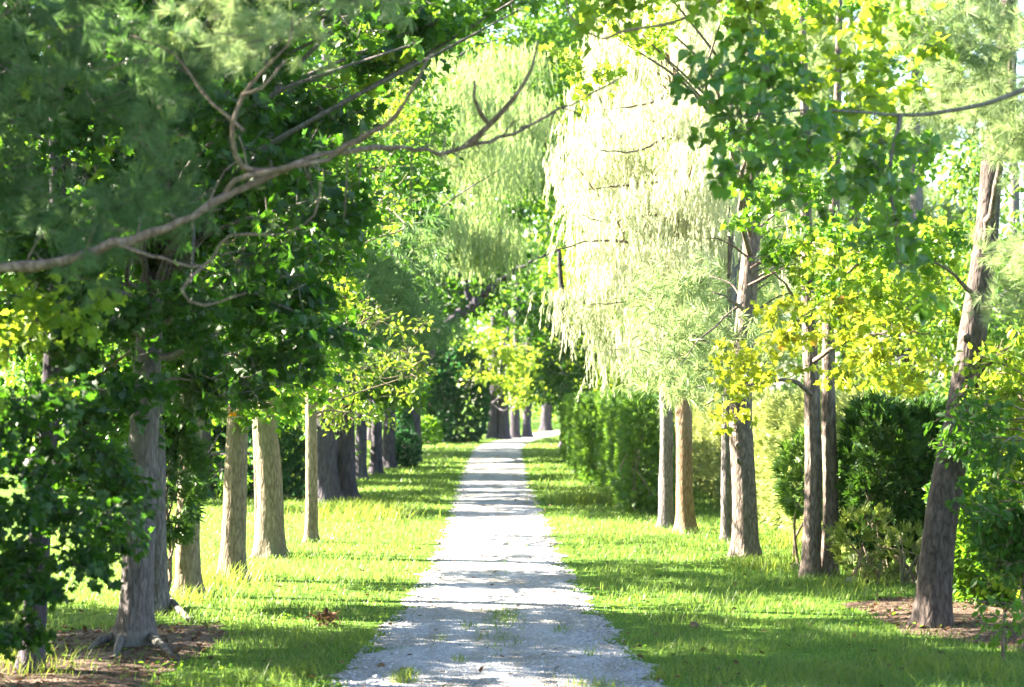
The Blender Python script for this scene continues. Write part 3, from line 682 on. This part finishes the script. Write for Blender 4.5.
tree('old_tree', 'dark trunk right of the lane under a deep green crown, before the bend', [(568, 448), (568, 410), (566, 370), (560, 250)], 15, 126, BARK_DARK, [
    ('crown', L_DARK, 'bit', fill([(525, 300), (560, 295), (592, 350), (592, 400), (560, 400), (535, 350)], 96, 106, 20, 30, 35), .32, 1.7)])

# --------------------------------------------------------------- right row
tree('pine_tree', 'leaning fissured pine trunk rising from bare soil, front of the right row', [(932, 628), (938, 560), (948, 480), (960, 410), (973, 320), (985, 240), (993, 165), (1004, 70), (1020, -120)], 36, 130, BARK_PINE_SHADE, [
    ('crown', N_PALE, 'tuft', fill([(885, -40), (1080, -40), (1080, 130), (1000, 150), (930, 110)], 18.5, 21, 34, 26, 36), .16, 1.7),
    ('crown', N_PALE, 'tuft', fill([(985, 250), (1080, 240), (1080, 330), (990, 325)], 18.5, 20.5, 26, 7, 37), .16, 1.6)],
    extra=[([(962, 395, 21.5), (990, 362, 21), (1012, 345, 20.8)], .03, .012, BARK_BARE), ([(985, 240, 21.5), (1000, 170, 21), (1012, 100, 20.6), (1010, 60, 20.4)], .045, .02, BARK_PINE), ([(998, 130, 21.5), (970, 92, 21), (930, 90, 20.8)], .035, .012, BARK_PINE), ([(975, 300, 21.4), (960, 280, 21), (930, 260, 20.6)], .03, .01, BARK_PINE)],
    flare=.3, thinning=False, knots=3, limbs=False)

tree('basswood_tree', 'broadleaf bough of rounded dark leaves hanging into view before the pine', [(1130, 745), (1130, 500, 14.4), (1115, 200, 14.4), (1100, -300, 14.4)], 50, 131, BARK_GREY, [
    ('crown', L_HEART, 'heart', fill([(690, 60), (760, 25), (800, 60), (840, 100), (850, 180), (820, 220), (770, 205), (735, 205), (700, 130)], 13.4, 15.2, 18, 44, 38), .085, 1.0),
    ('crown', L_YEL, 'heart', fill([(740, -40), (905, -40), (930, 60), (880, 150), (790, 90), (740, 10)], 14.6, 17, 22, 34, 39), .085, 1.2),  # sunlit part of the bough, its light put into a yellower leaf colour
    ('crown', L_HEART, 'heart', fill([(850, 110), (935, 130), (930, 290), (890, 320), (860, 210)], 14, 15.5, 18, 22, 40), .085, .9),
    ('crown', L_YEL, 'heart', fill([(560, -30), (720, -40), (710, 10), (590, 28)], 14, 16, 20, 14, 41), .085, .9)],
    extra=[([(1100, 60, 14.4), (980, 105, 14.6), (900, 115, 14.6), (820, 110, 14.5), (720, 118, 14.4)], .022, .005, BARK_GREY), ([(1095, -60, 14.4), (900, -70, 15), (760, -20, 15), (680, 20, 15), (620, 32, 15), (600, 38, 15), (570, 15, 15), (562, -10, 15)], .03, .006, BARK_RUST), ([(900, 115, 14.6), (890, 180, 14.6), (900, 260, 14.8)], .02, .006, BARK_GREY)],
    thinning=False, limbs=False)

# twin trunk: one tree, two stems
bt = tree('maple_tree', 'twin-stemmed rough trunk with golden-green leaves, before the dark cedar', [(810, 577), (812, 490), (812, 420), (810, 330), (806, 200), (800, -60)], 19, 132, BARK_PINE, [
    ('crown', L_GOLD, 'maple', fill([(730, 330), (800, 300), (900, 300), (940, 330), (920, 400), (860, 385), (800, 400), (735, 425), (690, 410)], 23.6, 26.5, 19, 34, 42), .095, .8),
    ('crown', L_YEL, 'maple', fill([(790, 225), (940, 200), (945, 320), (800, 330)], 24, 27.5, 22, 30, 43), .095, .9),
    ('crown', L_MID, 'maple', fill([(735, -60), (960, -60), (950, 240), (830, 300), (740, 230)], 24, 27.4, 24, 60, 44), .10, 1.0)],
    thinning=False, flare=.3, limbs=False,
    extra=[([(812, 395, 28), (790, 380, 27), (750, 385, 26), (705, 405, 25)], .035, .008, BARK_PINE), ([(814, 360, 28), (850, 340, 27), (900, 330, 26), (930, 335, 25.5)], .035, .008, BARK_PINE), ([(810, 330, 28), (790, 290, 27), (770, 270, 26.5)], .03, .008, BARK_PINE), ([(812, 300, 28), (850, 270, 27), (890, 240, 26)], .03, .008, BARK_PINE)])
b2, path2, rad2, mb2, r2, _ = make_trunk([(829, 576), (830, 490), (829, 420), (830, 330), (834, 200), (842, -60)], 17, 133, flare=.3)
mb2.build('trunk', BARK_PINE, bt, np.array(bt.location), True)

tree('pine_tree', 'tall straight pale-barked trunk with dead twigs, middle of the right row', [(745, 557), (744, 480), (742, 400), (746, 310), (751, 220), (752, 100), (750, -80)], 26, 134, BARK_PINE, [
    ('crown', N_PALE, 'tuftfar', fill([(625, 290), (740, 270), (745, 380), (650, 400)], 31, 34, 26, 22, 45), .30, 1.3),
    ('crown', N_PALE, 'tuftfar', fill([(700, -60), (800, -60), (800, 140), (720, 170)], 29, 31.4, 22, 16, 74), .28, 1.2),
    ('crown', N_MOSS, 'strand', fill([(770, 190), (830, 190), (820, 290), (785, 300)], 31, 33, 16, 10, 46), .6, 1.2),
    ('crown', L_YEL, 'maple', fill([(560, 0), (720, -40), (730, 15), (640, 50), (580, 110), (560, 60)], 26, 30, 22, 16, 47), .11, .8)],
    extra=[({'lines': [([(748, 285, 31.6), (775, 272, 31), (800, 262, 31), (820, 266, 31)], .022, .005), ([(775, 272, 31), (798, 280, 30.8), (815, 278, 30.8)], .012, .004), ([(749, 258, 31.6), (722, 240, 31.2), (700, 238, 31)], .02, .005), ([(750, 268, 31.6), (790, 245, 31), (812, 246, 31)], .016, .004)]}, 0, 0, BARK_BARE),
           ({'lines': [([(742, 302, 31.4), (720, 322, 31), (695, 345, 30.6), (680, 365, 30.4)], .022, .006), ([(744, 310, 31.4), (725, 296, 31), (712, 292, 31)], .03, .01)]}, 0, 0, BARK_PINE),
           ([(744, 350, 31.6), (770, 335, 31.2), (790, 330, 31)], .02, .006, BARK_PINE)],
    thinning=False, flare=.35, knots=2)
tree('pine_tree', 'thin grey trunk just behind the tall straight one', [(727, 541), (727, 470), (728, 400), (730, 300), (732, 100)], 12, 135, BARK_GREY, [
    ('crown', N_FEATH, 'tuftfar', fill([(690, 180), (800, 170), (800, 330), (700, 330)], 37, 40, 28, 14, 48), .34, 1.0)], thinning=False)
TIERS = [(c, q * [1.15, 1.1, .42]) for c, q in fill([(650, -80), (740, -80), (738, 150), (728, 240), (690, 290), (660, 360), (640, 380), (605, 365), (542, 285), (568, 200), (574, 110), (612, 40)], 33.5, 38.5, 27, 92, 49)]
tree('larch_tree', 'rusty-orange lit trunk under a cream curtain of drooping streamers', [(686, 533), (685, 470), (683, 400), (680, 300), (676, 100), (672, -120)], 18, 136, BARK_RUST, [
    ('crown', N_MOSS, 'strand', TIERS, .85, 5.2), ('crown', N_FEATH, 'strand', fill([(650, -60), (730, -60), (720, 240), (650, 360), (600, 300)], 35.5, 40, 26, 26, 76), .7, 1.2)],
    extra=[([(680, 255, 37), (640, 245, 36), (600, 240, 35.5), (555, 250, 35)], .04, .01, BARK_PINE), ([(678, 180, 37), (630, 185, 36), (585, 190, 35)], .035, .008, BARK_PINE), ([(676, 95, 37), (640, 105, 36.2), (600, 110, 35.6)], .035, .008, BARK_PINE), ([(683, 330, 37), (640, 345, 36.5), (610, 350, 36.3)], .03, .008, BARK_PINE), ([(677, 130, 37), (640, 150, 35), (600, 150, 34)], .035, .008, BARK_PINE), ([(679, 215, 37), (650, 215, 35), (610, 222, 34), (580, 215, 33.6)], .035, .008, BARK_PINE), ([(675, 60, 37), (700, 50, 35.5), (728, 55, 34.5)], .035, .008, BARK_PINE), ([(680, 270, 37), (690, 290, 35.5), (640, 300, 34.3), (590, 305, 33.8)], .03, .007, BARK_PINE)],
    thinning=False)
tree('larch_tree', 'grey trunk beside the rusty-orange one, on its lane side', [(666, 528), (666, 470), (665, 400), (662, 300), (655, 100)], 15, 137, BARK_GREY, [
    ('crown', N_MOSS, 'strand', fill([(660, -60), (710, -60), (720, 150), (690, 330), (620, 330), (590, 200)], 39, 43, 34, 26, 50), .95, 1.8)], thinning=False)

# trees standing behind the hedge
back = [('pale needled tree behind the hedge, left of the twin stems', (718, 458), 9, N_FEATH, 'tuftfar', fill([(690, 120), (810, 120), (810, 400), (700, 415)], 66, 76, 34, 36, 51), .55, 1.2),
        ('yellow-lit tree behind the hedge, between twin stems and leaning pine', (912, 462), 20, L_YEL, 'oval', fill([(820, 250), (960, 230), (960, 400), (830, 410)], 52, 60, 30, 36, 52), .2, 1.2),
        ('pale tall tree behind the hedge at the right edge', (1010, 470), 16, L_FAR, 'oval', fill([(940, 130), (1090, 130), (1090, 420), (950, 420)], 50, 62, 36, 36, 53), .22, 1.3),
        ('tall pale feathery tree high behind the golden leaves', (850, 450), 16, N_FEATH, 'tuftfar', fill([(760, -80), (960, -80), (960, 250), (780, 250)], 78, 92, 48, 46, 54), .7, 1.0),
        ('pale green tree between the cream curtain and the twin stems', (760, 448), 12, L_FAR, 'bit', fill([(680, -80), (820, -80), (820, 300), (690, 300)], 92, 104, 48, 40, 55), .36, 1.1),
        ('yellow-green tree beyond the hedge end, behind the cream curtain', (618, 446), 12, L_YEL, 'bit', fill([(540, -60), (680, -60), (690, 380), (590, 390)], 96, 108, 40, 64, 56), .34, 1.4)]
for k, (lab, bp_, w_, mt, kd, cl, sz, cv) in enumerate(back):
    tree('tree', lab, [bp_, (bp_[0], 380), (bp_[0] + 4, 200), (bp_[0], -50)], w_, 140 + k, BARK_GREY, [('crown', mt, kd, cl, sz, cv)], thinning=False)
left_back = [('bright yellow-green tree across the field, behind the thickest sunlit trunk', (262, 470), 10, L_YEL, 'oval', fill([(190, 320), (335, 320), (335, 470), (290, 500), (200, 490)], 62, 74, 28, 44, 57), .24, 1.5),
             ('mid green tree across the field at the left', (120, 472), 14, L_MID, 'oval', fill([(0, 200), (190, 200), (200, 480), (0, 500)], 58, 70, 40, 50, 58), .24, 1.4),
             ('tall tree across the field behind the slender trunk', (340, 452), 12, L_FAR, 'bit', fill([(220, -60), (400, -60), (400, 330), (230, 330)], 96, 110, 50, 52, 59), .4, 1.5),
             ('tall tree across the field high behind the near pine', (60, 455), 14, L_FAR, 'bit', fill([(-60, -80), (230, -80), (230, 260), (-60, 260)], 90, 104, 56, 50, 60), .4, 1.4)]
for k, (lab, bp_, w_, mt, kd, cl, sz, cv) in enumerate(left_back):
    tree('tree', lab, [bp_, (bp_[0], 380), (bp_[0] + 4, 200), (bp_[0], -50)], w_, 150 + k, BARK_GREY, [('crown', mt, kd, cl, sz, cv)], thinning=True)

# ------------------------------------------------------------------ hedges and bushes
def bush(name, label, base, boxes, mat, shape, size, cover, seed, cat='bush', stems=6, group=None, outward=.8):
    """boxes: ellipsoid-cornered volumes (centre, half sizes, squareness) covered in sprays"""
    r = np.random.default_rng(seed); m2 = MB(); st = MB()
    root = empty(name, base, label, cat, group)
    for c, hs, sq in boxes:
        c = np.array(c, float); hs = np.array(hs, float)
        area = 8 * (hs[0] * hs[1] + hs[1] * hs[2] + hs[0] * hs[2]); nl = int(cover * area / (.5 * size * size))
        d = unit(r.normal(size=(nl, 3)))
        rr = 1 / (np.abs(d / 1.0) ** sq).sum(1, keepdims=True) ** (1 / sq)
        # surface points spread by area: blow the direction up by the box's shape first
        d2 = unit(d * hs) if sq < 3 else d
        if sq >= 3:
            f = r.integers(0, 3, nl); wgt = np.array([hs[1] * hs[2], hs[0] * hs[2], hs[0] * hs[1]]); f = r.choice(3, nl, p=wgt / wgt.sum())
            q = r.uniform(-1, 1, (nl, 3)); q[np.arange(nl), f] = np.sign(r.normal(size=nl)) * 1.0
            q *= 1 / (np.abs(q) ** 6).sum(1, keepdims=True) ** (1 / 6); d = q; rr = 1
        bump = 1 + .07 * np.sin(3.1 * d[:, :1] * hs[0] * 2 + seed) * np.sin(4.3 * d[:, 2:] * hs[2] * 2 + 1) + .06 * np.sin(5.7 * d[:, 1:2] * hs[1] + seed)
        dep = 1 - np.abs(r.normal(0, .12, (nl, 1))) * min(1, .5 / hs.min())
        p = c + d * rr * hs * bump * dep
        p = p[p[:, 2] > .05]; dn = unit((p - c) / hs ** 1.5); nl = len(p)
        place(m2, shape, p, unit(dn * outward + r.normal(size=(nl, 3)) * .5 + [0, 0, .35]), unit(r.normal(size=(nl, 3)) + dn * .5), size * r.uniform(.6, 1.3, nl))
        for k in range(stems):
            a = c * [1, 1, 0] + r.uniform(-.6, .6, 3) * hs * [1, 1, 0]; e = c + r.uniform(-.8, .8, 3) * hs; e[2] = max(e[2], .4)
            limb(st, r, a + [0, 0, -.05], e, .03, .008, 5, .1)
    m2.build('foliage', mat, root, base)
    if st.n: st.build('stems', BARK_TAN, root, base, True)['kind'] = 'stuff'
    return root

def hedge_run(name, label, x0, y0, x1, y1, thick, top, mat, seed, size, cover=2.3):
    n = max(1, int(round(math.hypot(x1 - x0, y1 - y0) / 2.2))); bx = []; r = np.random.default_rng(seed)
    for k in range(n):
        f = (k + .5) / n; hl = math.hypot(x1 - x0, y1 - y0) / n / 2 * 1.15
        bx.append(((x0 + (x1 - x0) * f, y0 + (y1 - y0) * f, top / 2 * 1.0), (thick / 2 * r.uniform(.92, 1.1), hl, top / 2 * r.uniform(.97, 1.05)), 6))
    return bush(name, label, ((x0 + x1) / 2, (y0 + y1) / 2, 0), bx, mat, SPRAY, size, cover, seed, 'hedge', 5)
hedge_run('cedar_hedge', 'long pale sunlit clipped hedge behind the right row of trunks', 5.75, 31, 6.1, 62, 1.2, 2.5, C_PALE, 201, .20)
hedge_run('cedar_hedge', 'darker green clipped hedge end jutting toward the lane beside the rusty trunk', 3.25, 43.5, 3.2, 56, .95, 2.55, C_MID, 202, .20)
hedge_run('cedar_hedge', 'lower shaggy hedge running on along the lane to the bend', 3.2, 58, 3.6, 92, 1.4, 2.5, C_MID, 203, .26)
bush('cedar_bush', 'bushy dark cedar between the twin stems and the leaning pine', (5.6, 28.5, 0), [((5.42, 28.3, 1.42), (.55, .75, 1.05), 2.8), ((6.15, 28.6, 1.35), (.62, .8, 1.1), 2.8)], C_DARK, SPRAY, .18, 3.0, 204, stems=10)
bush('cedar_bush', 'ragged olive-green low boughs under the dark cedar', (5.2, 27.2, 0), [((5.0, 27.3, .5), (.45, .5, .55), 2.0), ((5.6, 27.0, .35), (.5, .5, .4), 2.0)], C_RAG, SPRAY, .19, .45, 205, stems=12)
bush('leafy_shrub', 'dense mid-green shrub closing the view behind the corner shrubs', (6.4, 24.5, 0), [((6.3, 24.4, 1.2), (.9, .9, 1.25), 2.4), ((7.6, 25, 1.3), (1.0, 1.0, 1.4), 2.4)], L_MID, OVAL, .11, 2.2, 208, 'shrub', stems=8)
bush('cedar_bush', 'dark green bough showing between the tall straight trunk and twin stems', (4.55, 29.5, 0), [((4.6, 29.8, 1.35), (.42, .5, .7), 2.2)], C_MID, SPRAY, .18, 1.6, 206)
bush('fir_bush', 'dark fir boughs between the flared grey trunk and the brown trunk', (-3.95, 24.2, 0), [((-4.0, 23.9, 1.55), (.42, .5, .75), 2.2)], C_DARK, SPRAY, .2, 2.2, 207)
for c_, sz_, mt_, lab_, cv_ in [((4.85, 19.6), 1, L_MID2, 'shaded dark green leafy shrub right of the leaning pine trunk', 1.9), ((5.5, 21.2), 2, L_YEL, 'tall yellow-lit shrub behind the leaning pine at the right edge', 1.5)]:
    r = np.random.default_rng(300 + sz_); X0, Y0 = c_
    if sz_ == 1: cl = fill([(965, 400), (1070, 390), (1070, 560), (1000, 590), (975, 540)], 18.8, 20.4, 26, 24, 61)
    else: cl = fill([(975, 340), (1080, 300), (1080, 470), (985, 470)], 20.6, 22.8, 24, 36, 62) + fill([(985, 480), (1080, 480), (1080, 590), (1000, 590)], 21, 22.5, 24, 8, 63)
    tree('leafy_shrub', lab_, [(1010 + 14 * sz_, CAMH * FPX / Y0 + HY), (1012 + 14 * sz_, 520), (1016 + 14 * sz_, 400)], 8, 300 + sz_, BARK_TAN, [('foliage', mt_, 'oval', cl, .10, cv_)], thinning=False, cat='shrub')
tree('sapling', 'small light-green sapling at the foot of the right corner shrub', [(1003, 664), (1003, 635), (1005, 612)], 3, 310, BARK_TAN, [('foliage', L_MID, 'oval', fill([(975, 600), (1030, 600), (1030, 650), (985, 645)], 18.3, 19.2, 14, 9, 64), .085, 1.0)], thinning=False, cat='sapling')
# shrubs along the left and at the far end
bush('leafy_shrub', 'dark shrub row across the bright field behind the tan trunks', (-7, 52, 0), [((-5.6, 50, .9), (1.3, 1.0, 1.0), 2.2), ((-8, 52, 1.1), (1.6, 1.0, 1.2), 2.2), ((-11, 53, 1.1), (1.8, 1.2, 1.3), 2.2)], L_BLUE, OVAL, .16, 2.2, 210, 'shrub')
bush('leafy_shrub', 'low blue-green shrub at the foot of the ivy-clad trunk', (-3.7, 76, 0), [((-3.5, 74, .6), (.5, .6, .7), 2.2), ((-3.9, 78.3, 1.0), (.45, .5, 1.2), 2.2)], L_BLUE, OVAL, .18, 2.0, 211, 'shrub')
bush('leafy_shrub', 'tall dark blue-green bush at the far left of the lane bend', (-3.6, 116, 0), [((-4.4, 116, 2.0), (1.8, 1.5, 2.2), 2.2), ((-2.2, 117, 2.6), (1.4, 1.5, 2.8), 2.2), ((-4.6, 118, 4.2), (1.6, 1.5, 2.0), 2.2)], L_BLUE, OVAL, .32, 2.2, 212, 'bush')
bush('leafy_shrub', 'small bright green bush in front of the tall dark one', (-4.4, 110, 0), [((-4.3, 110, .7), (1.0, .8, .8), 2.2)], L_MID, OVAL, .24, 2.0, 213, 'bush')
bush('leafy_shrub', 'rounded bush beyond the lane bend on its right', (9, 150, 0), [((8.5, 150, 1.6), (2.2, 1.5, 1.8), 2.2), ((12, 152, 2), (2.5, 1.5, 2.2), 2.2)], L_FAR, OVAL, .36, 2.0, 214, 'bush')

# far wood closing the view
r = np.random.default_rng(400); mb = MB(); N = 46000
X = r.uniform(-75, 75, N); Y = r.uniform(175, 235, N); top = 24 + 5 * np.sin(X * .21) + 4 * np.sin(X * .47 + 1)
Zz = r.uniform(0, 1, N) ** .8 * top
cl = np.sin(X * .9 + 2 * np.sin(Zz * .5)) * np.sin(Zz * .8 + Y * .1); k = r.uniform(size=N) < .7 + .35 * cl
pos = np.stack([X, Y, Zz], 1)[k]; N = len(pos)
place(mb, BIT, pos, r.normal(size=(N, 3)) + [0, 0, -.3], r.normal(size=(N, 3)) * .7 + [0, -.3, .8], r.uniform(.6, 1.3, N))
o = mb.build('distant_wood', L_FAR); o['kind'] = 'stuff'

# ------------------------------------------------------------------ small things on the ground
def lump(name, label, cat, px, py, size, mat, seed):
    r = np.random.default_rng(seed); m2 = MB(); g0 = ground_pt(px, py)
    th = np.linspace(0, 2 * np.pi, 16, endpoint=False); pts = []
    for q in np.linspace(-.15, 1, 9):
        rr = math.sqrt(max(0.02, 1 - ((q - .25) / .76) ** 2)); pts.append(rr)
    path = [g0 + [0, 0, q * size[2]] for q in np.linspace(-.15, 1, 9)]
    tube(m2, path, np.array(pts) * size[0], 16, r, .12)
    return tag(m2.build(name, mat, None, g0, True), label, cat)
lump('pine_cone', 'small dark brown cone lying on the grass right of the lane', 'pine cone', 694, 628, (.055, .05, .07), CONE, 1)
lump('rock', 'grey stone in the weeds at the foot of the twin stems', 'rock', 853, 584, (.11, .1, .10), ROCK, 2)
lump('rock', 'pale grey stone in the grass between the tall straight trunk and the twin stems', 'rock', 797, 568, (.11, .1, .09), ROCK, 3)
m2 = MB(); g0 = ground_pt(326, 626); N = 60
place(m2, OVAL, g0 + rng.normal(size=(N, 3)) * [.09, .12, .0] + [0, 0, .03] + rng.uniform(0, .1, (N, 1)) * [0, 0, 1], rng.normal(size=(N, 3)), rng.normal(size=(N, 3)) * .5 + [0, 0, 1], rng.uniform(.07, .12, N))
o = tag(m2.build('leaf_heap', DEAD, None, g0), 'little heap of dry brown leaves on the shaded grass left of the lane', 'leaf heap')


if True:
    mb = MB(); x0, x1, y0, y1, z0, z1 = -1000, 1000, -310, 1600, -1.0, 45.0
    V = np.array([[x, y, z] for x in (x0, x1) for y in (y0, y1) for z in (z0, z1)], float)
    mb.add(V, np.array([[0, 1, 3, 2], [4, 6, 7, 5], [0, 4, 5, 1], [2, 3, 7, 6], [0, 2, 6, 4], [1, 5, 7, 3]]))
    m = bpy.data.materials.new('air'); m.use_nodes = True; t = m.node_tree
    t.nodes.remove(t.nodes['Principled BSDF']); v = t.nodes.new('ShaderNodeVolumePrincipled')
    v.inputs['Color'].default_value = (.97, .98, 1, 1); v.inputs['Density'].default_value = .00005; v.inputs['Anisotropy'].default_value = .3
    t.links.new(v.outputs[0], t.nodes['Material Output'].inputs['Volume'])
    o = mb.build('haze', m); o['kind'] = 'stuff'; o.display_type = 'WIRE'
